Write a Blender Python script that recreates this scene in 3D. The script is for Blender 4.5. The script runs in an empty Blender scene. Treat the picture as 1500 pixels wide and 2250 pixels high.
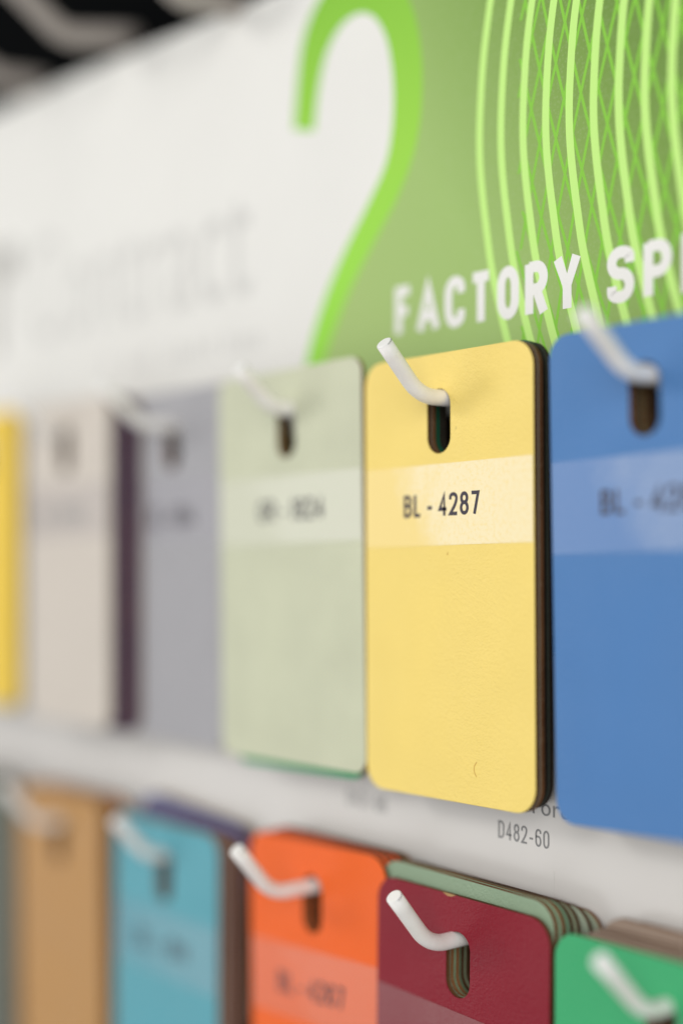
import bpy, bmesh, math, random
from mathutils import Vector, Matrix

# ---------------------------------------------------------------- camera, light, exposure (1 unit = 1 m, sizes below in mm)
S = bpy.context.scene
COL = S.collection
MM = 0.001
PI = math.pi

cam_data = bpy.data.cameras.new('camera')
cam = bpy.data.objects.new('camera', cam_data)
COL.objects.link(cam)
S.camera = cam
cam.location = (0.20960, -0.21123, 0.0)
cam.rotation_euler = (PI / 2, 0, math.radians(50.2395))
cam_data.sensor_fit = 'VERTICAL'
cam_data.sensor_height = 36.0
cam_data.sensor_width = 24.0
cam_data.lens = 50.0
cam_data.shift_y = 0.0422
cam_data.clip_start = 0.01
cam_data.clip_end = 50.0
cam_data.dof.use_dof = True
cam_data.dof.focus_distance = 0.2855
cam_data.dof.aperture_fstop = 2.35
cam_data.dof.aperture_blades = 0

W = bpy.data.worlds.new('World')
S.world = W
W.use_nodes = True
wn = W.node_tree
bg = wn.nodes['Background']
bg.inputs['Color'].default_value = (0.98, 0.99, 1.0, 1)
bg.inputs['Strength'].default_value = 0.40


def area(name, loc, target, sx, sy, power, color):
    l = bpy.data.lights.new(name, 'AREA')
    l.shape = 'RECTANGLE'
    l.size, l.size_y = sx, sy
    l.energy = power
    l.color = color
    o = bpy.data.objects.new(name, l)
    COL.objects.link(o)
    o.location = loc
    d = Vector(target) - Vector(loc)
    o.rotation_euler = d.to_track_quat('-Z', 'Y').to_euler()
    return o


# big soft shop window, in front and to the left of the rack, a little above the chips
area('window_light', (-1.05, -1.0, -0.06), (0, 0, -0.02), 0.72, 1.15, 4.5, (1.0, 0.985, 0.96))

# the lamp above the window that throws the soft hook shadows up to the right
area('window_spot', (-0.66, -0.80, 0.44), (0, 0, -0.02), 0.22, 0.2, 2.2, (1.0, 0.98, 0.94))

# ceiling lights of the shop, behind the photographer's right shoulder
area('shop_light', (0.98, -1.05, 0.36), (0, 0, 0), 1.1, 0.9, 11.5, (1.0, 0.98, 0.95))

S.view_settings.view_transform = 'Standard'
S.view_settings.look = 'None'
S.view_settings.exposure = 0.05
S.view_settings.gamma = 1.0
S.view_settings.use_curve_mapping = False
S.render.engine = 'CYCLES'
S.cycles.use_denoising = True
S.cycles.max_bounces = 8
S.cycles.transparent_max_bounces = 16


# ---------------------------------------------------------------- materials
def lin(c):
    out = []
    for v in c:
        v = v / 255.0
        out.append(v / 12.92 if v <= 0.04045 else ((v + 0.055) / 1.055) ** 2.4)
    return (out[0], out[1], out[2], 1.0)


def base_mat(name):
    m = bpy.data.materials.new(name)
    m.use_nodes = True
    nt = m.node_tree
    return m, nt, nt.nodes['Principled BSDF']


def node(nt, kind, **kw):
    n = nt.nodes.new(kind)
    for k, v in kw.items():
        setattr(n, k, v)
    return n


def noise(nt, coord, scale, detail=3.0, rough=0.5, vscale=None):
    src = coord
    if vscale:
        mp = node(nt, 'ShaderNodeMapping')
        mp.inputs['Scale'].default_value = vscale
        nt.links.new(coord, mp.inputs['Vector'])
        src = mp.outputs['Vector']
    n = node(nt, 'ShaderNodeTexNoise')
    n.inputs['Scale'].default_value = scale
    n.inputs['Detail'].default_value = detail
    n.inputs['Roughness'].default_value = rough
    nt.links.new(src, n.inputs['Vector'])
    return n.outputs['Fac']


def ramp(nt, fac, stops):
    r = node(nt, 'ShaderNodeValToRGB')
    el = r.color_ramp.elements
    while len(el) > 1:
        el.remove(el[-1])
    el[0].position, el[0].color = stops[0]
    for p, c in stops[1:]:
        e = el.new(p)
        e.color = c
    nt.links.new(fac, r.inputs['Fac'])
    return r.outputs['Color']


def mixcol(nt, fac, a, b, mode='MIX'):
    m = node(nt, 'ShaderNodeMix', data_type='RGBA', blend_type=mode)
    if hasattr(fac, 'is_linked') or not isinstance(fac, (int, float)):
        nt.links.new(fac, m.inputs[0])
    else:
        m.inputs[0].default_value = fac
    for v, i in ((a, 6), (b, 7)):
        if isinstance(v, tuple):
            m.inputs[i].default_value = v
        else:
            nt.links.new(v, m.inputs[i])
    return m.outputs[2]


def bump(nt, height, strength, dist, bsdf, normal=None):
    b = node(nt, 'ShaderNodeBump')
    b.inputs['Strength'].default_value = strength
    b.inputs['Distance'].default_value = dist
    nt.links.new(height, b.inputs['Height'])
    if normal is not None:
        nt.links.new(normal, b.inputs['Normal'])
    nt.links.new(b.outputs['Normal'], bsdf.inputs['Normal'])
    return b.outputs['Normal']


def scaled(c, k):
    return (min(1, c[0] * k), min(1, c[1] * k), min(1, c[2] * k), 1.0)


def laminate(name, rgb, rough=0.41, grain=1.0, mottling=0.02, specks=True):
    m, nt, b = base_mat(name)
    co = node(nt, 'ShaderNodeTexCoord').outputs['Object']
    c = lin(rgb)
    big = noise(nt, co, 60, 3)
    col = ramp(nt, big, [(0.3, scaled(c, 1 - mottling)), (0.7, scaled(c, 1 + mottling))])
    if specks:
        sp = noise(nt, co, 420, 2)
        f = ramp(nt, sp, [(0.755, (0, 0, 0, 1)), (0.80, (0.5, 0.5, 0.5, 1))])
        col = mixcol(nt, f, col, scaled(c, 0.45))
    nt.links.new(col, b.inputs['Base Color'])
    r = noise(nt, co, 45, 4)
    rr = ramp(nt, r, [(0.3, (rough - .08,) * 3 + (1,)), (0.7, (rough + .12,) * 3 + (1,))])
    nt.links.new(rr, b.inputs['Roughness'])
    b.inputs['Specular IOR Level'].default_value = 0.34
    # pebbled laminate skin: fine grain over a softer orange peel
    h1 = noise(nt, co, 2200, 3, 0.6)
    h2 = noise(nt, co, 1050, 2)
    add = node(nt, 'ShaderNodeMath', operation='ADD')
    nt.links.new(h1, add.inputs[0])
    nt.links.new(h2, add.inputs[1])
    bump(nt, add.outputs[0], grain, 0.00016, b)
    return m


def plain(name, rgb, rough=0.6, spec=0.4, mott=0.0, scale=40):
    m, nt, b = base_mat(name)
    c = lin(rgb)
    b.inputs['Base Color'].default_value = c
    if mott:
        co = node(nt, 'ShaderNodeTexCoord').outputs['Object']
        n = noise(nt, co, scale, 4)
        nt.links.new(ramp(nt, n, [(0.3, scaled(c, 1 - mott)), (0.7, scaled(c, 1 + mott))]), b.inputs['Base Color'])
    b.inputs['Roughness'].default_value = rough
    b.inputs['Specular IOR Level'].default_value = spec
    return m


def core_mat():
    # kraft-paper core: sheets run parallel to the face (local Y is the thickness)
    m, nt, b = base_mat('kraft core')
    co = node(nt, 'ShaderNodeTexCoord').outputs['Object']
    lay = noise(nt, co, 60, 3, 0.6, (1, 55, 1))
    col = ramp(nt, lay, [(0.30, lin((80, 52, 32))), (0.5, lin((124, 84, 52))), (0.7, lin((164, 122, 82)))])
    fib = noise(nt, co, 900, 3, 0.7)
    f = ramp(nt, fib, [(0.55, (0, 0, 0, 1)), (0.75, (0.6, 0.6, 0.6, 1))])
    col = mixcol(nt, f, col, lin((176, 146, 118)))
    info = node(nt, 'ShaderNodeObjectInfo')
    tone = ramp(nt, info.outputs['Random'], [(0.0, (0.34, 0.33, 0.32, 1)), (0.5, (0.66, 0.62, 0.6, 1)), (1.0, (1.05, 1.0, 0.94, 1))])
    col = mixcol(nt, 1.0, col, tone, 'MULTIPLY')
    nt.links.new(col, b.inputs['Base Color'])
    b.inputs['Roughness'].default_value = 0.85
    b.inputs['Specular IOR Level'].default_value = 0.2
    bump(nt, fib, 0.6, 0.0002, b)
    return m


_tape = {}


def tape_mat(rgb, milky=0.38):
    """clear tape stuck on a chip: the chip's colour seen through it, milky where it has not wetted out on the grain
    (fading towards its left end), with a glossy skin"""
    if rgb in _tape:
        return _tape[rgb]
    m, nt, b = base_mat('clear tape on laminate %d %d %d' % rgb)
    co = node(nt, 'ShaderNodeTexCoord').outputs['Object']
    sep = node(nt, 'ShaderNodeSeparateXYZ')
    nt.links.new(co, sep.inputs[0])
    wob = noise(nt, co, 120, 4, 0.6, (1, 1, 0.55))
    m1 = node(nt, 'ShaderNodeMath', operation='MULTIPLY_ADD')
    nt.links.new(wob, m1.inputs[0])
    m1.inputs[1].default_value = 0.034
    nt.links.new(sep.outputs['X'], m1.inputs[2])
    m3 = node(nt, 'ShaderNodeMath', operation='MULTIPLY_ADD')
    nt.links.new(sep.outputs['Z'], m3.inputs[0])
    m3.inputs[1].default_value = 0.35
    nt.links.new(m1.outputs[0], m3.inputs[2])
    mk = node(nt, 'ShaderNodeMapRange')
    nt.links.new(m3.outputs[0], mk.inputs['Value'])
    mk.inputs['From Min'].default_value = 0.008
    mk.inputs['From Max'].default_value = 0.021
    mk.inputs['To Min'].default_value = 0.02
    mk.inputs['To Max'].default_value = milky  # share of white that paints window glare on the right part
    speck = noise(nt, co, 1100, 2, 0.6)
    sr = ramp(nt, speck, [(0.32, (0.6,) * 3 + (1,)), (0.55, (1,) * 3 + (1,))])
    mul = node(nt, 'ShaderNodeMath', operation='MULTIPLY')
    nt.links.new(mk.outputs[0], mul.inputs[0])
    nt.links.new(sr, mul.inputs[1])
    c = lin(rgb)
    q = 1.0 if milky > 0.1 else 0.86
    under_tape = (c[0] * 0.94 * q, c[1] * 0.93 * q, c[2] * 0.97 * q, 1)
    nt.links.new(mixcol(nt, mul.outputs[0], under_tape, (0.96, 0.95, 0.87, 1)), b.inputs['Base Color'])
    b.inputs['Roughness'].default_value = 0.24
    b.inputs['Specular IOR Level'].default_value = 0.62 if milky > 0.1 else 0.42
    n1 = bump(nt, noise(nt, co, 60, 2), 0.12, 0.0008, b)
    bump(nt, noise(nt, co, 1500, 2), 0.25, 0.00006, b, n1)
    _tape[rgb] = m
    return m


def hook_mat():
    m, nt, b = base_mat('white coated wire')
    co = node(nt, 'ShaderNodeTexCoord').outputs['Object']
    c = lin((247, 245, 242))
    n = noise(nt, co, 160, 4)
    col = ramp(nt, n, [(0.35, c), (0.7, lin((238, 234, 228)))])
    sp = noise(nt, co, 1100, 2)
    f = ramp(nt, sp, [(0.74, (0, 0, 0, 1)), (0.80, (0.7, 0.7, 0.7, 1))])
    col = mixcol(nt, f, col, lin((140, 120, 104)))
    nt.links.new(col, b.inputs['Base Color'])
    b.inputs['Roughness'].default_value = 0.36
    b.inputs['Specular IOR Level'].default_value = 0.4
    bump(nt, noise(nt, co, 700, 3), 0.25, 0.0001, b)
    return m


def sheet_mat(name, rgb, rough, bumpy):
    m, nt, b = base_mat(name)
    co = node(nt, 'ShaderNodeTexCoord').outputs['Object']
    c = lin(rgb)
    n = noise(nt, co, 25, 4)
    nt.links.new(ramp(nt, n, [(0.3, scaled(c, .97)), (0.7, scaled(c, 1.02))]), b.inputs['Base Color'])
    b.inputs['Roughness'].default_value = rough
    b.inputs['Specular IOR Level'].default_value = 0.4
    nn = bump(nt, noise(nt, co, 1600, 2), 0.12, 0.00008, b)
    bump(nt, noise(nt, co, 28, 2), bumpy, 0.0012, b, nn)
    return m


def green_print():
    # printed artwork in olive green, colour set paler towards the lower left, screened with a fine dot
    m, nt, b = base_mat('printed olive green')
    co = node(nt, 'ShaderNodeTexCoord').outputs['Object']
    sep = node(nt, 'ShaderNodeSeparateXYZ')
    nt.links.new(co, sep.inputs[0])
    d = node(nt, 'ShaderNodeMath', operation='MULTIPLY_ADD')     # x - 0.55 z
    nt.links.new(sep.outputs['Z'], d.inputs[0])
    d.inputs[1].default_value = 0.75
    nt.links.new(sep.outputs['X'], d.inputs[2])
    mr = node(nt, 'ShaderNodeMapRange')
    nt.links.new(d.outputs[0], mr.inputs['Value'])
    mr.inputs['From Min'].default_value = 0.005
    mr.inputs['From Max'].default_value = 0.125
    col = ramp(nt, mr.outputs[0], [(0.0, lin((164, 192, 112))), (0.35, lin((158, 190, 106))), (0.75, lin((122, 158, 66))), (1.0, lin((96, 132, 44)))])
    v = node(nt, 'ShaderNodeTexVoronoi')
    v.inputs['Scale'].default_value = 1500
    nt.links.new(co, v.inputs['Vector'])
    f = ramp(nt, v.outputs['Distance'], [(0.15, (0.16,) * 3 + (1,)), (0.5, (0, 0, 0, 1))])
    col = mixcol(nt, f, col, lin((178, 196, 150)))
    nt.links.new(col, b.inputs['Base Color'])
    b.inputs['Roughness'].default_value = 0.55
    b.inputs['Specular IOR Level'].default_value = 0.35
    return m


def numeral_print():
    m, nt, b = base_mat('printed bright green')
    co = node(nt, 'ShaderNodeTexCoord').outputs['Object']
    sep = node(nt, 'ShaderNodeSeparateXYZ')
    nt.links.new(co, sep.inputs[0])
    mr = node(nt, 'ShaderNodeMapRange')
    nt.links.new(sep.outputs['Z'], mr.inputs['Value'])
    mr.inputs['From Min'].default_value = 0.04
    mr.inputs['From Max'].default_value = 0.14
    col = ramp(nt, mr.outputs[0], [(0.0, lin((146, 218, 50))), (0.25, lin((152, 220, 58))), (0.5, lin((150, 212, 50))), (1.0, lin((122, 188, 18)))])
    nt.links.new(col, b.inputs['Base Color'])
    b.inputs['Roughness'].default_value = 0.5
    b.inputs['Specular IOR Level'].default_value = 0.35
    return m


M_CORE = core_mat()
M_CORE_DARK = plain('black core', (44, 36, 30), 0.8, 0.2, 0.3, 900)
M_HOOK = hook_mat()
M_TIP = plain('wire end white', (246, 245, 242), 0.4)
M_SEAM = plain('wire end seam', (88, 92, 104), 0.6)
M_INK = plain('dark label ink', (62, 56, 66), 0.6)
M_INK_SOFT = plain('grey label ink', (136, 136, 136), 0.6)
M_BLACK = plain('black board', (3, 4, 5), 0.95, 0.04, 0.1)
M_HOLE = plain('board hole', (5, 5, 5), 0.9, 0.1)
M_SIGN = sheet_mat('white sign board', (231, 230, 225), 0.5, 0.05)
M_STRIP = sheet_mat('white label strip', (214, 211, 207), 0.25, 0.3)
M_GREEN = green_print()
M_NUM = numeral_print()
M_LIME = plain('printed lime', (194, 240, 128), 0.5, 0.35)
M_LINE = plain('printed leaf green', (128, 198, 44), 0.5, 0.35)
M_WHITE = plain('printed white', (238, 237, 233), 0.5, 0.35)
M_PALE = plain('printed pale grey', (208, 207, 203), 0.5, 0.35)
M_MID = plain('printed mid grey', (172, 170, 165), 0.5, 0.35)
M_SMUDGE = plain('brown smudge', (204, 160, 72), 0.7)

_lam = {}


def lam(rgb, **kw):
    if rgb not in _lam:
        _lam[rgb] = laminate('laminate %d %d %d' % rgb, rgb, **kw)
    return _lam[rgb]


# ---------------------------------------------------------------- helpers
def obj(name, bm, mats, parent=None, smooth=False):
    me = bpy.data.meshes.new(name)
    bm.to_mesh(me)
    bm.free()
    for m in (mats if isinstance(mats, list) else [mats]):
        me.materials.append(m)
    if smooth:
        for p in me.polygons:
            p.use_smooth = True
    o = bpy.data.objects.new(name, me)
    COL.objects.link(o)
    if parent:
        o.parent = parent
    return o


def empty(name, loc, rot_y=0.0):
    o = bpy.data.objects.new(name, None)
    o.empty_display_size = 0.01
    COL.objects.link(o)
    o.location = Vector(loc) * MM
    o.rotation_euler = (0, rot_y, 0)
    return o


def tag(o, label, cat, group=None):
    o['label'] = label
    o['category'] = cat
    if group:
        o['group'] = group
    return o


def rrect(w, h, r, n=8, inset=0.0, cx=0.0, cz=0.0):
    w, h, r = w / 2 - inset, h / 2 - inset, max(0.01, r - inset)
    pts = []
    for (sx, sz, a0) in ((1, 1, 0), (-1, 1, 90), (-1, -1, 180), (1, -1, 270)):
        for i in range(n + 1):
            a = math.radians(a0 + 90 * i / n)
            pts.append((cx + sx * (w - r) + r * math.cos(a), cz + sz * (h - r) + r * math.sin(a)))
    return pts


def ring(bm, pts, y):
    return [bm.verts.new((x * MM, y * MM, z * MM)) for x, z in pts]


def bridge(bm, a, b, flip=False):
    n = len(a)
    fs = []
    for i in range(n):
        j = (i + 1) % n
        q = [a[i], a[j], b[j], b[i]]
        fs.append(bm.faces.new(q[::-1] if flip else q))
    return fs


def cap(bm, loops, ydir):
    ed = []
    for l in loops:
        for i in range(len(l)):
            a, b = l[i], l[(i + 1) % len(l)]
            ed.append(bm.edges.get((a, b)) or bm.edges.new((a, b)))
    res = bmesh.ops.triangle_fill(bm, use_beauty=True, use_dissolve=False, edges=ed, normal=(0, ydir, 0))
    return [g for g in res['geom'] if isinstance(g, bmesh.types.BMFace)]


CW, CH = 49.5, 92.0
SLOT_W, SLOT_TOP, SLOT_BOT = 6.9, 38.7, 25.3
SLOT_H, SLOT_Z = SLOT_TOP - SLOT_BOT, (SLOT_TOP + SLOT_BOT) / 2


def chip_face_bm(so=(0, 0), cw=CW, cr=5.2):
    bm = bmesh.new()
    o1 = ring(bm, rrect(cw, CH, cr, 9, 0.14), 0)
    o2 = ring(bm, rrect(cw, CH, cr, 9, 0.04), 0.05)
    o3 = ring(bm, rrect(cw, CH, cr, 9), 0.12)
    i1 = ring(bm, rrect(SLOT_W, SLOT_H, 3.44, 9, -0.03, so[0], SLOT_Z + so[1]), 0)
    i2 = ring(bm, rrect(SLOT_W, SLOT_H, 3.44, 9, 0, so[0], SLOT_Z + so[1]), 0.12)
    cap(bm, [o1, i1], -1)
    bridge(bm, o1, o2); bridge(bm, o2, o3)
    bridge(bm, i1, i2, True)
    bmesh.ops.recalc_face_normals(bm, faces=bm.faces)
    return bm


def chip_core_bm(t, so=(0, 0), cw=CW, cr=5.2):
    bm = bmesh.new()
    o1 = ring(bm, rrect(cw, CH, cr, 9, 0.03), 0.11)
    o2 = ring(bm, rrect(cw, CH, cr, 9, 0.03), t)
    i1 = ring(bm, rrect(SLOT_W, SLOT_H, 3.44, 9, -0.03, so[0], SLOT_Z + so[1]), 0.11)
    i2 = ring(bm, rrect(SLOT_W, SLOT_H, 3.44, 9, -0.03, so[0], SLOT_Z + so[1]), t)
    cap(bm, [o2, i2], 1)
    cap(bm, [o1, i1], -1)
    bridge(bm, o1, o2); bridge(bm, i1, i2, True)
    bmesh.ops.recalc_face_normals(bm, faces=bm.faces)
    return bm


def text_bm(s, x0, x1, z0, z1, weight=0.0, depth=0.02, shear=0.0, space=1.05):
    """flat lettering whose ink fills the rectangle x0..x1, z0..z1 (mm) on the plane y = 0, with a little thickness towards -y"""
    cu = bpy.data.curves.new('lettering_curve', 'FONT')
    cu.body = s
    cu.size = 1.0
    cu.offset = weight
    cu.fill_mode = 'FRONT'
    cu.resolution_u = 6
    cu.space_character = space
    o = bpy.data.objects.new('lettering_curve', cu)
    COL.objects.link(o)
    dg = bpy.context.evaluated_depsgraph_get()
    me = bpy.data.meshes.new_from_object(o.evaluated_get(dg))
    bpy.data.objects.remove(o)
    bm = bmesh.new()
    bm.from_mesh(me)
    bpy.data.meshes.remove(me)
    xs = [v.co.x for v in bm.verts]; ys = [v.co.y for v in bm.verts]
    ax, bx, ay, by = min(xs), max(xs), min(ys), max(ys)
    for v in bm.verts:
        u = (v.co.x - ax) / (bx - ax); w = (v.co.y - ay) / (by - ay)
        v.co = Vector(((x0 + u * (x1 - x0)) * MM, 0, (z0 + w * (z1 - z0) + shear * u) * MM))
    bmesh.ops.remove_doubles(bm, verts=bm.verts, dist=1e-7)
    for f in bm.faces:
        f.smooth = False
        f.normal_update()
        if f.normal.y > 0:
            f.normal_flip()
    ext = bmesh.ops.extrude_face_region(bm, geom=list(bm.faces))
    for g in ext['geom']:
        if isinstance(g, bmesh.types.BMVert):
            g.co.y -= depth * MM
    bmesh.ops.recalc_face_normals(bm, faces=bm.faces)
    return bm


# narrow grotesque lettering drawn as strokes: corners (x, z) in a unit box; r = corner rounded off
r = True
GLYPH = {
    'O': (1, [[(0, 0, r), (1, 0, r), (1, 1, r), (0, 1, r), 'close']]),
    '0': (1, [[(0, 0, r), (1, 0, r), (1, 1, r), (0, 1, r), 'close']]),
    'C': (1, [[(1, .70), (1, 1, r), (0, 1, r), (0, 0, r), (1, 0, r), (1, .30)]]),
    'G': (1.05, [[(1, .72), (1, 1, r), (0, 1, r), (0, 0, r), (1, 0, r), (1, .46), (.55, .46)]]),
    'S': (1, [[(1, .74), (1, 1, r), (0, 1, r), (0, .52, r), (1, .52, r), (1, 0, r), (0, 0, r), (0, .26)]]),
    'F': (.9, [[(0, -.08), (0, 1), (1.1, 1)], [(0, .5), (.92, .5)]]),
    'A': (1.15, [[(-.04, -.08), (.5, 1.0), (1.04, -.08)], [(.2, .27), (.8, .27)]]),
    'T': (1, [[(-.1, 1), (1.1, 1)], [(.5, 1), (.5, -.08)]]),
    'R': (1, [[(0, -.08), (0, 1.08)], [(0, 1), (1, 1, r), (1, .48, r), (0, .48)], [(.5, .48), (1.02, -.08)]]),
    'P': (1, [[(0, -.08), (0, 1.08)], [(0, 1), (1, 1, r), (1, .44, r), (0, .44)]]),
    'E': (.9, [[(1.1, 1), (0, 1), (0, 0), (1.1, 0)], [(0, .52), (.95, .52)]]),
    'Y': (1.1, [[(-.04, 1.08), (.5, .42), (1.04, 1.08)], [(.5, .42), (.5, -.08)]]),
    'B': (1, [[(0, -.08), (0, 1.08)], [(0, 1), (.94, 1, r), (.94, .54, r), (0, .54)], [(0, .54), (1, .54, r), (1, 0, r), (0, 0)]]),
    'L': (.85, [[(0, 1.08), (0, 0), (1.1, 0)]]),
    'N': (1.05, [[(0, -.08), (0, 1.08)], [(0, 1.02), (1, -.02)], [(1, -.08), (1, 1.08)]]),
    'D': (1.05, [[(0, -.08), (0, 1.08)], [(0, 1), (1, 1, r), (1, 0, r), (0, 0)]]),
    '1': (.55, [[(0, .76), (1, 1), (1, -.08)]]),
    '2': (1, [[(0, .72), (0, 1, r), (1, 1, r), (1, .58, r), (0, 0), (1.1, 0)]]),
    '3': (1, [[(0, .76), (0, 1, r), (.95, 1, r), (.95, .53, r), (.4, .53)], [(.4, .53), (1, .53, r), (1, 0, r), (0, 0, r), (0, .26)]]),
    '4': (1, [[(.74, -.08), (.74, 1), (0, .26), (1.12, .26)]]),
    '5': (1, [[(1.02, 1), (.12, 1), (.05, .52), (.3, .6, r), (1, .6, r), (1, 0, r), (0, 0, r), (0, .24)]]),
    '6': (1, [[(.97, .78), (.97, 1, r), (0, 1, r), (0, 0, r), (1, 0, r), (1, .58, r), (.03, .58)]]),
    '7': (1, [[(-.08, 1), (.96, 1), (.36, -.08)]]),
    '8': (1, [[(.05, .54, r), (.95, .54, r), (.95, 1, r), (.05, 1, r), 'close'], [(0, 0, r), (1, 0, r), (1, .54, r), (0, .54, r), 'close']]),
    '-': (.75, [[(-.1, .36), (1.1, .36)]]),
    ' ': (.22, []),
}


def stroke_path(st, sx, sz, ox, oz, rad):
    closed = st[-1] == 'close'
    pts = [p for p in st if p != 'close']
    P = [Vector((ox + p[0] * sx, oz + p[1] * sz)) for p in pts]
    rd = [len(p) > 2 for p in pts]
    n = len(P)
    out = []
    for i in range(n):
        if not rd[i] or (not closed and i in (0, n - 1)):
            out.append(P[i])
            continue
        a, b, c = P[i - 1], P[i], P[(i + 1) % n]
        la, lc = (a - b).length, (c - b).length
        q = min(rad, la * (.5 if rd[i - 1] else .95), lc * (.5 if rd[(i + 1) % n] else .95))
        u, v = (a - b) / la * min(q * (1.5 if la > lc else 1), la * .5), (c - b) / lc * min(q * (1.5 if lc > la else 1), lc * .5)
        for k in range(9):
            t = PI / 2 * k / 8
            out.append(b + u * (1 - math.sin(t)) + v * (1 - math.cos(t)))
    res = [out[0]]
    for p in out[1:]:
        if (p - res[-1]).length > 1e-4:
            res.append(p)
    if closed and (res[0] - res[-1]).length < 1e-4:
        res.pop()
    return res, closed


def stroke_text(s, x0, x1, z0, z1, stem, gap, tilt=0.0):
    """s written in strokes of width stem (mm) filling x0..x1, z0..z1; gap = letter gap as a share of a letter's width"""
    tot = sum(GLYPH[c][0] for c in s) + gap * (len(s) - 1)
    unit = (x1 - x0) / tot
    bm = bmesh.new()
    x = x0
    lay = 0
    for ch in s:
        w, strokes = GLYPH[ch]
        w *= unit
        sx, sz = max(w - stem, 0.05 * w), (z1 - z0) - stem
        for st in strokes:
            base = z0 + tilt * (x - x0) / (x1 - x0)
            path, closed = stroke_path(st, sx, sz, x + (stem / 2 if w > stem else 0), base + stem / 2, min(sx, sz) * .5)
            n = len(path)
            prev = first = None
            y = -0.004 - 0.003 * (lay % 3)
            lay += 1
            for i, p in enumerate(path):
                a = path[i - 1] if (i or closed) else None
                b = path[(i + 1) % n] if (i < n - 1 or closed) else None
                d1 = (p - a).normalized() if a is not None else (b - p).normalized()
                d2 = (b - p).normalized() if b is not None else d1
                n1, n2 = Vector((-d1.y, d1.x)), Vector((-d2.y, d2.x))
                m = n1 + n2
                m = m.normalized() if m.length > 1e-6 else n1
                k = min(1 / max(m.dot(n1), 0.3), 2.2) * stem / 2
                v = (bm.verts.new(((p.x + m.x * k) * MM, y * MM, (p.y + m.y * k) * MM)),
                     bm.verts.new(((p.x - m.x * k) * MM, y * MM, (p.y - m.y * k) * MM)))
                if prev:
                    bm.faces.new((prev[1], v[1], v[0], prev[0]))
                else:
                    first = v
                prev = v
            if closed:
                bm.faces.new((prev[1], first[1], first[0], prev[0]))
        x += w + gap * unit
    return bm


def tape_bm(x0, x1, z0, z1, rise, rnd):
    bm = bmesh.new()
    nx, nz = 24, 8
    g = []
    for j in range(nz + 1):
        row = []
        for i in range(nx + 1):
            u, v = i / nx, j / nz
            x = x0 + (x1 - x0) * u
            z = z0 + (z1 - z0) * v + rise * u
            y = -0.035
            row.append(bm.verts.new((x * MM, y * MM, z * MM)))
        g.append(row)
    for j in range(nz):
        for i in range(nx):
            bm.faces.new((g[j][i], g[j][i + 1], g[j + 1][i + 1], g[j + 1][i]))
    ext = bmesh.ops.extrude_face_region(bm, geom=list(bm.faces))
    # (thickness: the pulled-out copy is the glossy front)
    for q in ext['geom']:
        if isinstance(q, bmesh.types.BMVert):
            q.co.y -= 0.03 * MM
    # keep only the front skin and rim: the adhesive side touches the chip
    bmesh.ops.recalc_face_normals(bm, faces=bm.faces)
    back = [f for f in bm.faces if f.normal.y > 0.9]
    bmesh.ops.delete(bm, geom=back, context='FACES')
    return bm


CHIPS = 'laminate sample chips hanging on the hooks'
_core_mesh = {}


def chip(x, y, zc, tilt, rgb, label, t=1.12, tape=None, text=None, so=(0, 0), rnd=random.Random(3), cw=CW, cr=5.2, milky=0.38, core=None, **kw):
    """y = front plane; tilt in degrees, anticlockwise seen from the front"""
    e = empty('sample_chip', (x, y, zc), -math.radians(tilt))
    tag(e, label, 'sample chip', CHIPS)
    obj('decor_face', chip_face_bm(so, cw, cr), lam(rgb, **kw), e)
    key = (round(t, 3), so, cw, cr, core)
    if key not in _core_mesh:
        c = obj('core', chip_core_bm(t, so, cw, cr), core or M_CORE, e)
        _core_mesh[key] = c.data
    else:
        c = bpy.data.objects.new('core', _core_mesh[key])
        COL.objects.link(c)
        c.parent = e
    if tape:
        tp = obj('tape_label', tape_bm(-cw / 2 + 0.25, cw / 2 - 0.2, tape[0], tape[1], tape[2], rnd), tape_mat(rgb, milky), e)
        if text:
            s, a, b, z0, z1, mat = text
            sl = tape[2] / CW
            k = obj('code_lettering', stroke_text(s, a, b, z0, z1, 0.16 * (z1 - z0), 0.22, sl * (b - a)), mat, tp)
            k.location.y = -0.072 * MM
    return e


# ---------------------------------------------------------------- the fixture: black pegboard, printed header sign, label strip
def slab(bm, x0, x1, z0, z1, y0, y1, bev=0.0):
    r = bmesh.ops.create_cube(bm, size=1.0)
    for v in r['verts']:
        v.co = Vector((x0 + (v.co.x + .5) * (x1 - x0), y0 + (v.co.y + .5) * (y1 - y0), z0 + (v.co.z + .5) * (z1 - z0))) * MM
    if bev:
        bmesh.ops.bevel(bm, geom=bm.edges[:], offset=bev * MM, segments=2, affect='EDGES', profile=0.5)


bm = bmesh.new()
slab(bm, -520, 260, -300, 330, 8.8, 15.0, 0.5)
board = obj('display_board', bm, M_BLACK)
tag(board, 'matt black pegboard behind the sign and the hanging chips', 'display board')

sign = empty('header_sign', (-5.95, 6.0, 0))
sign.scale = (1.0284, 1.0, 1.0284)
tag(sign, 'white and green printed header sign with a big 2 above the chips', 'sign')
TOP = [(-520, 153.0), (-330, 149.5), (-218, 145.2), (-173, 143.6), (-134, 141.8), (-75, 138.4), (-20, 137.0), (120, 135.0), (220, 134.0)]


def poly_bm(pts, y0, y1):
    """prism with its outline in x, z (mm), from y0 (front) to y1 (back)"""
    bm = bmesh.new()
    a = ring(bm, pts, y0); b = ring(bm, pts, y1)
    cap(bm, [a], -1); cap(bm, [b], 1)
    bridge(bm, a, b)
    bmesh.ops.recalc_face_normals(bm, faces=bm.faces)
    return bm


obj('sign_board', poly_bm([(-520, 30)] + [(220, 30)] + TOP[::-1], 0.0, 2.7), M_SIGN, sign)

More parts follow.
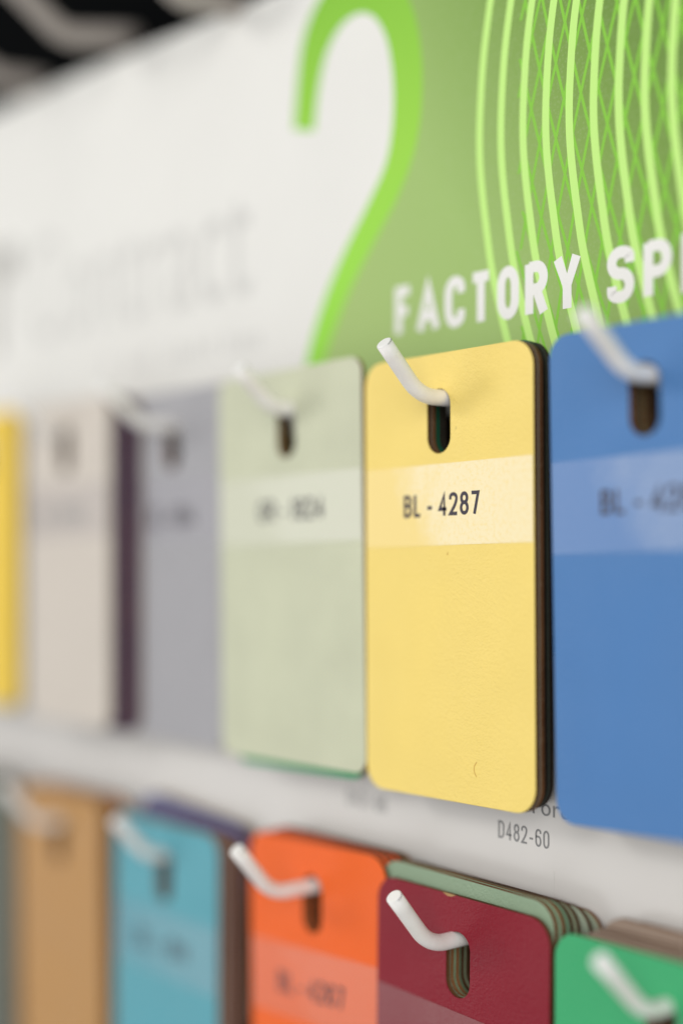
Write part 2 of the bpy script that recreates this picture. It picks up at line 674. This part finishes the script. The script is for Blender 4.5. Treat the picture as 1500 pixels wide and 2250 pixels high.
OUT = [(-62.4, 103.0), (-61.5, 109.9), (-60.4, 117.3), (-58.8, 123.5), (-55.3, 129.0), (-50.1, 133.0), (-41.0, 134.6), (-31.5, 131.2), (-23.8, 125.8),
       (-19.4, 118.5), (-17.2, 109.9), (-16.8, 101.9), (-17.6, 94.2), (-20.1, 86.8), (-25.3, 78.8), (-33.0, 70.5), (-41.0, 61.4), (-46.8, 52.6), (-50.7, 45.6), (-53.2, 38)]
INN = [(-54.4, 100.8), (-53.2, 108.4), (-51.3, 114.9), (-49.0, 119.1), (-45.1, 122.6), (-41.0, 124.0), (-37.0, 123.8), (-32.7, 121.6), (-29.1, 116.7),
       (-27.1, 110.6), (-26.2, 103.3), (-26.7, 94.8), (-29.1, 87.2), (-35.4, 79.2), (-43.5, 70.1), (-50.1, 61.1), (-54.8, 52.5), (-57.6, 45.8), (-60.4, 38)]


def smooth(pts, n=5):
    out = []
    for i in range(len(pts) - 1):
        p0 = pts[max(0, i - 1)]; p1 = pts[i]; p2 = pts[i + 1]; p3 = pts[min(len(pts) - 1, i + 2)]
        for k in range(n):
            t = k / n
            out.append(tuple(0.5 * (2 * p1[a] + (p2[a] - p0[a]) * t + (2 * p0[a] - 5 * p1[a] + 4 * p2[a] - p3[a]) * t * t
                                    + (3 * p1[a] - p0[a] - 3 * p2[a] + p3[a]) * t ** 3) for a in (0, 1)))
    out.append(pts[-1])
    return out


# printed field: everything right of the numeral's back
edge_pts = smooth(OUT[7:])
edge_in = [(x - 1.5, z) for x, z in edge_pts]
obj('green_field', poly_bm([(216, 38), (216, 131.5), (-30, 131.5)] + edge_in, -0.02, 0.6), M_GREEN, sign)
obj('numeral', poly_bm(smooth(OUT) + smooth(INN)[::-1], -0.03, 0.6), M_NUM, sign)

# lime curves: one arc repeated to the right
ARC = smooth([(7.6, 131.5), (5.6, 123.0), (3.7, 114.3), (1.7, 103.0), (0.75, 92.0), (0.6, 84.0), (1.2, 76.5), (2.5, 67.8), (4.3, 58.1), (8.0, 45.2), (10.6, 38.2)], 5)


def ribbon_bm(pts, w, y0, y1):
    L, R = [], []
    for i, p in enumerate(pts):
        a = pts[max(0, i - 1)]; b = pts[min(len(pts) - 1, i + 1)]
        dx, dz = b[0] - a[0], b[1] - a[1]
        l = math.hypot(dx, dz)
        nx, nz = -dz / l, dx / l
        L.append((p[0] + nx * w / 2, p[1] + nz * w / 2))
        R.append((p[0] - nx * w / 2, p[1] - nz * w / 2))
    return poly_bm(L + R[::-1], y0, y1)


proto = obj('curved_line', ribbon_bm(ARC, 1.85, -0.045, 0.5), M_LIME, sign)
for k in range(1, 15):
    c = proto.copy()
    COL.objects.link(c)
    c.parent = sign
    c.location.x = 6.1 * k * MM


# thin crossing lines, drawn as one lattice between the lime curves
def lattice():
    bm = bmesh.new()
    for fam, sl in ((0, 0.30), (1, -0.28)):
        for k in range(-8, 36):
            x0 = 12.0 + 4.3 * k + (1.8 if fam else 0)
            zs = [38.5 + (131.0 - 38.5) * i / 12 for i in range(13)]
            pts = [(x0 + sl * (z - 85) * -1 + 0.0011 * (z - 85) ** 2, z) for z in zs]
            pts = [p for p in pts if 11.0 < p[0] < 140]
            if len(pts) < 2:
                continue
            w = 0.7
            prev = None
            for p in pts:
                a = bm.verts.new(((p[0] - w / 2) * MM, (-0.026 - 0.004 * fam) * MM, p[1] * MM))
                b = bm.verts.new(((p[0] + w / 2) * MM, (-0.026 - 0.004 * fam) * MM, p[1] * MM))
                if prev:
                    bm.faces.new((prev[0], prev[1], b, a))
                prev = (a, b)
    return bm


obj('fine_line_lattice', lattice(), M_LINE, sign)

# lettering on the sign
o = obj('lettering', stroke_text('FACTORY', -25.6, 27.8, 48.5, 59.4, 2.25, 0.27, -0.9), M_WHITE, sign)
o.location.y = -0.045 * MM
o = obj('lettering', stroke_text('SPE', 34.4, 57.4, 47.4, 58.1, 2.25, 0.32, -0.2), M_WHITE, sign)
o.location.y = -0.045 * MM
o = obj('large_lettering', text_bm('Contract', -198, -79.5, 66.0, 99.0, 0.0, 0.03, -0.5), M_PALE, sign)
o.location.y = -0.002 * MM
o = obj('large_letter', text_bm('r', -226, -205, 65.5, 101.0, 0.02, 0.03), M_MID, sign)
o.location.y = -0.002 * MM
# a line of small print under it, too soft in the photograph to read: plain strokes
bm = bmesh.new()
rs = random.Random(5)
x = -150.0
while x < -77:
    w = rs.uniform(1.2, 2.4)
    if rs.random() < 0.85:
        slab(bm, x, x + w, 51.4, 51.4 + rs.choice((4.4, 4.4, 5.6)), -0.012, 0.02)
    x += w + rs.uniform(1.4, 2.0)
obj('small_print', bm, M_PALE, sign)

# label strip between the two rows (the lower chips hang in front of its lower half)
strip = empty('label_strip', (0, 0, 0))
tag(strip, 'glossy white strip of printed name labels between the two rows of chips', 'label strip')
bm = bmesh.new()
slab(bm, -520, 220, -118, -20, 1.6, 8.7, 0.15)
obj('strip_panel', bm, M_STRIP, strip)
for s, a, b, z0, z1, w in (('D482-60', 4.4, 18.4, -58.3, -54.7, 0.0), ('n Forest', 9.6, 27.6, -51.9, -48.4, 0.0),
                           ('D431-60', -44.0, -30.4, -57.9, -54.2, 0.0)):
    o = obj('lettering', text_bm(s, a, b, z0, z1, w, 0.02, -0.3) if 'Forest' in s else stroke_text(s, a, b, z0, z1, 0.42, 0.3, -0.3), M_INK_SOFT, strip)
    o.location.y = 1.55 * MM
for x in (19.7,):
    bm = bmesh.new()
    slab(bm, x, x + 0.07, -76, -62.5, 1.54, 1.7)
    obj('label_seam', bm, M_STRIP, strip)


# ---------------------------------------------------------------- hooks
HOOKS = 'white wire hooks in the pegboard'
WIRE = 1.68


def hook_path(peg, dy, dz, back, droop=0.0):
    """peg: y of the bend; then up and out by dy, dz; back: y where it enters the board"""
    p0 = Vector((0, back, droop)); v = Vector((0, peg, 0)); p2 = Vector((0, peg + dy, dz))
    d1 = (p0 - v).normalized(); d2 = (p2 - v).normalized()
    ang = d1.angle(d2)
    r = 9.5
    cut = min(r / math.tan(ang / 2), 5.0)
    r = cut * math.tan(ang / 2)
    a, b = v + d1 * cut, v + d2 * cut
    cen = v + (d1 + d2).normalized() * (r / math.sin(ang / 2))
    pts = [p0 + (a - p0) * i / 3 for i in range(3)]
    e1, e2 = (a - cen).normalized(), (b - cen).normalized()
    om = e1.angle(e2)
    for i in range(9):
        t = i / 8
        pts.append(cen + (e1 * math.sin((1 - t) * om) + e2 * math.sin(t * om)) / math.sin(om) * r)
    pts += [b + (p2 - b) * i / 3 for i in range(1, 4)]
    return pts


def tube_bm(pts, radii, n=20):
    bm = bmesh.new()
    rings = []
    X = Vector((1, 0, 0))
    for i, p in enumerate(pts):
        d = (pts[min(i + 1, len(pts) - 1)] - pts[max(i - 1, 0)]).normalized()
        N = d.cross(X).normalized()
        rings.append([bm.verts.new((p + (X * math.cos(2 * PI * k / n) + N * math.sin(2 * PI * k / n)) * radii[i]) * MM) for k in range(n)])
    for a, b in zip(rings, rings[1:]):
        bridge(bm, a, b)
    bm.faces.new(rings[0][::-1])
    bm.faces.new(rings[-1])
    bmesh.ops.recalc_face_normals(bm, faces=bm.faces)
    return bm, rings


def hook(x, z, peg, dy, dz, label, lean=0.0, droop=0.0, wr=WIRE, mats=None):
    m_wire, m_tip = mats or (M_HOOK, M_TIP)
    e = empty('wire_hook', (x, 0, z), lean)
    tag(e, label, 'hook', HOOKS)
    pts = hook_path(peg, dy, dz, 9.0, droop)
    d = (pts[-1] - pts[-2]).normalized()
    bm, _ = tube_bm(pts, [wr] * len(pts))
    w = obj('wire', bm, m_wire, e, smooth=True)
    # rounded white end piece with the fine seam where the coating was cut
    q = [pts[-1] + d * s for s in (0.0, 0.16, 0.26, 0.30)]
    bm, _ = tube_bm(q, [wr * 0.985, wr * 0.97, wr * 0.88, wr * 0.7])
    obj('wire_end', bm, m_tip, e)
    bm = bmesh.new()
    X = Vector((1, 0, 0)); N = d.cross(X).normalized()
    arc = []
    for k in range(13):
        a = math.radians(-20 + 150 * k / 12)
        arc.append(pts[-1] + d * 0.02 + (X * math.cos(a) + N * math.sin(a)) * wr)
    n = 6
    prev = None
    for p in arc:
        cen = p
        rr = [bm.verts.new((cen + d * 0.07 * math.cos(2 * PI * k / n) + (p - pts[-1]).normalized() * 0.05 * math.sin(2 * PI * k / n)) * MM) for k in range(n)]
        if prev:
            bridge(bm, prev, rr)
        prev = rr
    obj('end_seam', bm, M_SEAM, e)
    return e


UP = 36.7    # peg centre above a chip's centre
hook(-215.5, -0.9 + UP, -14.5, -9.4, 9.8, 'white wire hook through the bright yellow chip at the left end of the upper row')
hook(-160.0, -1.9 + UP, -15.5, -9.4, 9.8, 'white wire hook through the cream chip in the upper row')
hook(-107.0, -2.7 + UP, -16.0, -11.0, 9.6, 'white wire hook through the lavender grey chip in the upper row')
hook(-53.3, -2.6 + UP, -13.0, -9.4, 8.2, 'white wire hook through the pale sage chip in the upper row', wr=1.9)
hook(-2.3, -4.3 + UP, -14.4, -9.5, 9.7, 'white wire hook through the pale yellow chip in the upper row')
hook(50.3, -4.6 + UP, -13.8, -11.6, 9.0, 'white wire hook through the blue chip in the upper row')
hook(-166.0, -115.2 + UP, -14.5, -9.9, 12.0, 'white wire hook through the tan chip in the lower row')
hook(-109.0, -115.6 + UP, -12.0, -9.6, 10.6, 'white wire hook through the teal chip in the lower row')
hook(-45.6, -112.6 + UP, -19.2, -9.6, 11.0, 'white wire hook through the orange chip in the lower row')
hook(1.0, -115.2 + UP, -14.8, -9.4, 11.2, 'white wire hook through the maroon chip in the lower row')
hook(54.6, -115.6 + UP, -14.5, -11.6, 11.2, 'white wire hook through the emerald green chip in the lower row', wr=1.5)
SHADE_GREY = (plain('shade grey wire', (168, 160, 153), 0.5, 0.4, 0.04), plain('shade grey wire end', (180, 173, 166), 0.5))  # unlit white hooks: their shade is put into this grey colour
hook(-148.8, 146.6, -14.9, -18, 12, 'thick hook with its shade painted grey on the bare black board, middle one above the sign', 0, 5.0, 3.1, SHADE_GREY)
hook(-94.5, 141.6, -11.0, -16, 9.5, 'thick hook with its shade painted grey just above the sign, nearest to the big 2', 0, 2.6, 3.1, SHADE_GREY)
hook(-204.0, 150.2, -9.0, -15, 10, 'thick hook with its shade painted grey above the sign at the far left edge', 0, 1.5, 3.1, SHADE_GREY)

# ---------------------------------------------------------------- chips
YELLOW, BLUE, SAGE, LAV, CREAM, SUN = (248, 220, 122), (76, 126, 184), (203, 206, 178), (166, 165, 169), (210, 201, 190), (240, 203, 66)
TAN, TEAL, ORANGE, MAROON, GREEN = (188, 142, 86), (92, 166, 180), (244, 102, 24), (134, 7, 33), (60, 172, 112)
T = 1.15


rs2 = random.Random(11)


def stack(x, y, zc, tilt, front_rgb, front_label, tape, text, behind, sx=0.0, dark=False, **kw):
    chip(x, y, zc, tilt, front_rgb, front_label, T, tape, text, so=(sx, 0), **kw)
    yy = y + T + 0.06
    for (dx, dz, dt, rgb, gap, label) in behind:
        yy += gap
        chip(x + dx, yy, zc + dz, tilt + dt, rgb, label, T, core=(M_CORE_DARK if dark and dz else None), so=(round(sx - dx - 32 * math.radians(-dt) + rs2.uniform(-.15, .15), 2), round(-dz + rs2.uniform(-.2, .1), 2)))
        yy += T + 0.06


# upper row
stack(-214.2, -8.0, -0.9, 0.0, SUN, 'bright sunflower yellow chip at the far left end of the upper row', None, None,
      [(0.8, 0.2, 0.2, (150, 140, 120), 0.1, 'taupe chip behind the bright sunflower yellow chip')])
stack(-154.6, -11.0, -1.9, 0.0, CREAM, 'pinkish cream chip between bright yellow and lavender grey chips', (7, 22, 0.3),
      ('BL - 6015', -14, 10, 10.5, 16.0, M_INK_SOFT),
      [(0.5, 0.1, 0.1, (186, 172, 160), 0.1, 'beige chip directly behind the pinkish cream chip'),
       (6.2, -0.3, 0.0, (62, 40, 76), 0.1, 'dark purple chip sticking out behind the cream chip'),
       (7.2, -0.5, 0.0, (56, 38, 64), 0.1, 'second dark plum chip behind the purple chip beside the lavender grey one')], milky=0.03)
stack(-107.2, -5.6, -2.7, 0.1, LAV, 'lavender grey chip between the purple edged cream chip and the sage chip', (6.2, 23.2, 0.2),
      ('BL - 6R4', -10.5, 10.5, 10.0, 15.6, M_INK),
      [(0.4, 0.2, 0.1, (150, 130, 120), 0.1, 'dusty brown chip behind the lavender grey chip')], milky=0.03)
stack(-53.9, -8.4, -2.5, 1.07, SAGE, 'pale sage chip left of the pale yellow chip', (5.2, 21.0, 0.2),
      ('GR - 1824', -11.0, 13.8, 10.6, 15.6, M_INK),
      [(1.2, -1.7, 0.2, (24, 156, 98), 0.1, 'emerald chip peeping out below the pale sage chip'),
       (-0.5, -0.7, 0.1, (20, 92, 62), 0.3, 'bottle green chip behind the sage chip')], rough=0.34, cw=54.4, cr=3.8, mottling=0.05, milky=0.16)  # stronger mottling puts the sage chip's streaky reflections into its colour
stack(-1.4, -8.2, -4.3, 0.44, YELLOW, 'pale yellow chip in sharp focus with tape reading BL - 4287', (6.1, 22.9, 0.55),
      ('BL - 4287', -12.2, 10.3, 12.25, 17.0, M_INK),
      [(0.15, 0.0, 0.0, (120, 112, 96), 0.05, 'grey taupe chip directly behind the pale yellow chip'),
       (-0.9, 0.5, 0.1, (24, 92, 66), 0.75, 'dark green chip behind the taupe one in the pale yellow stack'),
       (-0.5, 0.3, -0.1, (54, 60, 52), 0.1, 'blackish green chip at the back of the pale yellow stack')], sx=-1.5, dark=True)
stack(52.6, -8.0, -4.0, 1.22, BLUE, 'large blue chip right of the pale yellow chip', (4.6, 22.0, 0.4),
      ('BL - 4281', -12.8, 10.4, 11.6, 16.2, M_INK),
      [(-0.2, 0.1, 0.1, (150, 140, 124), 0.05, 'taupe chip directly behind the blue chip'),
       (-0.5, 0.25, 0.1, (34, 70, 62), 0.1, 'dark green chip behind the blue chip'),
       (-0.9, 0.35, 0.0, (86, 120, 92), 0.3, 'moss green chip behind the dark green one in the blue stack'),
       (-0.3, 0.0, 0.0, (70, 84, 70), 0.1, 'grey moss chip fifth in the blue stack'),
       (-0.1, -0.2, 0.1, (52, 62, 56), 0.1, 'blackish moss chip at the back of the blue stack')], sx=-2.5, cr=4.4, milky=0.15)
ye = [o for o in bpy.data.objects if o.get('label', '').startswith('pale yellow chip in sharp')][0]
sm = ribbon_bm([(9.0, -37.2), (8.3, -38.1), (8.2, -38.9), (8.5, -39.7), (8.9, -40.2)], 0.2, -0.012, 0.01)
o = obj('scuff_mark', sm, M_SMUDGE, ye)
sm = ribbon_bm([(0.9, 4.3), (0.95, 4.6), (0.9, 4.9)], 0.2, -0.012, 0.01)
o = obj('scuff_mark', sm, M_SMUDGE, ye)
# lower row
stack(-217.0, -8.0, -115.0, 0.3, (96, 100, 88), 'olive grey chip at the bottom left edge beside the tan chip', None, None,
      [(0.4, 0.2, 0.1, (80, 82, 74), 0.1, 'dark olive chip behind the olive grey chip')])
stack(-163.8, -8.0, -115.4, 1.1, TAN, 'tan wood coloured chip at the left of the lower row', None, None,
      [(0.8, 0.4, 0.2, (186, 138, 84), 0.1, 'caramel chip directly behind the tan chip'),
       (1.6, 1.0, 0.0, (176, 128, 80), 0.2, 'brown chip behind the caramel chip in the tan stack'),
       (6.5, 1.4, -0.4, (180, 120, 70), 0.2, 'ginger brown chip sticking out right behind the tan stack')])
stack(-107.4, -8.2, -116.2, -0.26, TEAL, 'teal chip between the tan and the orange chips', (5.8, 22.6, 0.0),
      ('BL - 6N', -13.5, 10.8, 11.2, 16.4, M_INK),
      [(1.6, 0.1, 0.0, (150, 128, 116), 0.1, 'grey brown chip directly behind the teal chip'),
       (3.0, 0.2, 0.1, (140, 106, 96), 0.15, 'mushroom brown chip second behind the teal chip'),
       (4.3, 0.3, 0.0, (132, 98, 88), 0.15, 'cocoa chip third behind the teal chip'),
       (2.4, 3.6, -3.6, (98, 104, 150), 0.15, 'slate blue chip raised at the back of the teal stack'),
       (3.0, 3.9, -3.8, (96, 74, 60), 0.1, 'dark brown chip behind the slate blue chip')], milky=0.04)
stack(-43.6, -8.0, -111.9, 1.32, ORANGE, 'bright orange chip between the teal and the maroon chips', (4.0, 20.8, 1.2),
      ('BL - 4267', -14.0, 10.4, 9.6, 14.6, M_INK),
      [(0.5, 0.3, -0.5, (232, 92, 36), 0.1, 'deep orange chip directly behind the bright orange chip'),
       (1.0, 0.3, -1.0, (228, 88, 34), 0.1, 'second deep orange chip fanned behind the bright orange chip'),
       (1.6, 0.6, -1.5, (222, 84, 34), 0.1, 'third deep orange chip fanned behind the bright orange chip'),
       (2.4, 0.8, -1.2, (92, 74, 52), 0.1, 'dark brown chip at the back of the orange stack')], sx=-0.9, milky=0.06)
stack(2.0, -8.2, -115.3, -0.82, MAROON, 'maroon chip with a chipped top edge in the lower row', (6.4, 23.0, -1.3), None,
      [(-0.6, 3.2, -0.6, (142, 164, 136), 0.15, 'grey green chip standing up behind the maroon chip'),
       (0.1, 3.2, -0.6, (138, 166, 134), 0.12, 'second grey green chip fanned behind the maroon chip'),
       (0.7, 3.0, -0.6, (120, 154, 122), 0.4, 'darker sage chip fanned third behind the maroon chip'),
       (1.5, 2.7, -0.5, (140, 150, 122), 0.1, 'olive sage chip fanned fourth behind the maroon chip'),
       (3.4, 2.1, -0.5, (160, 172, 150), 0.05, 'pale sage chip fanned fifth behind the maroon chip'),
       (5.4, 1.4, -0.4, (150, 160, 138), 0.05, 'stone green chip fanned sixth behind the maroon chip')], milky=0.04)
stack(53.4, -8.4, -116.7, -0.1, GREEN, 'emerald green chip at the bottom right corner', (6, 22, 0), None,
      [(3.4, 0.3, -0.1, (168, 152, 136), 0.1, 'pale wood toned chip directly behind the emerald green chip'),
       (3.6, 0.7, -0.3, (152, 132, 116), 0.08, 'wood toned chip second behind the emerald green chip'),
       (3.9, 1.1, -0.3, (150, 130, 114), 0.08, 'wood toned chip third behind the emerald green chip'),
       (6.6, 3.2, -0.5, (154, 134, 118), 0.08, 'brown grey wood chip raised behind the emerald green chip'),
       (9.5, 2.8, -0.3, (122, 102, 88), 0.6, 'dark walnut chip at the back of the emerald green stack')])

ma = [o for o in bpy.data.objects if o.get('label', '').startswith('maroon chip')][0]
nick = poly_bm([(-4.6, 46.02), (-3.9, 45.75), (-3.0, 45.45), (-1.9, 45.55), (-1.3, 45.85), (-0.8, 46.02)], -0.02, 0.25)
obj('chipped_edge', nick, plain('bare chipped edge', (176, 138, 92), 0.8), ma)
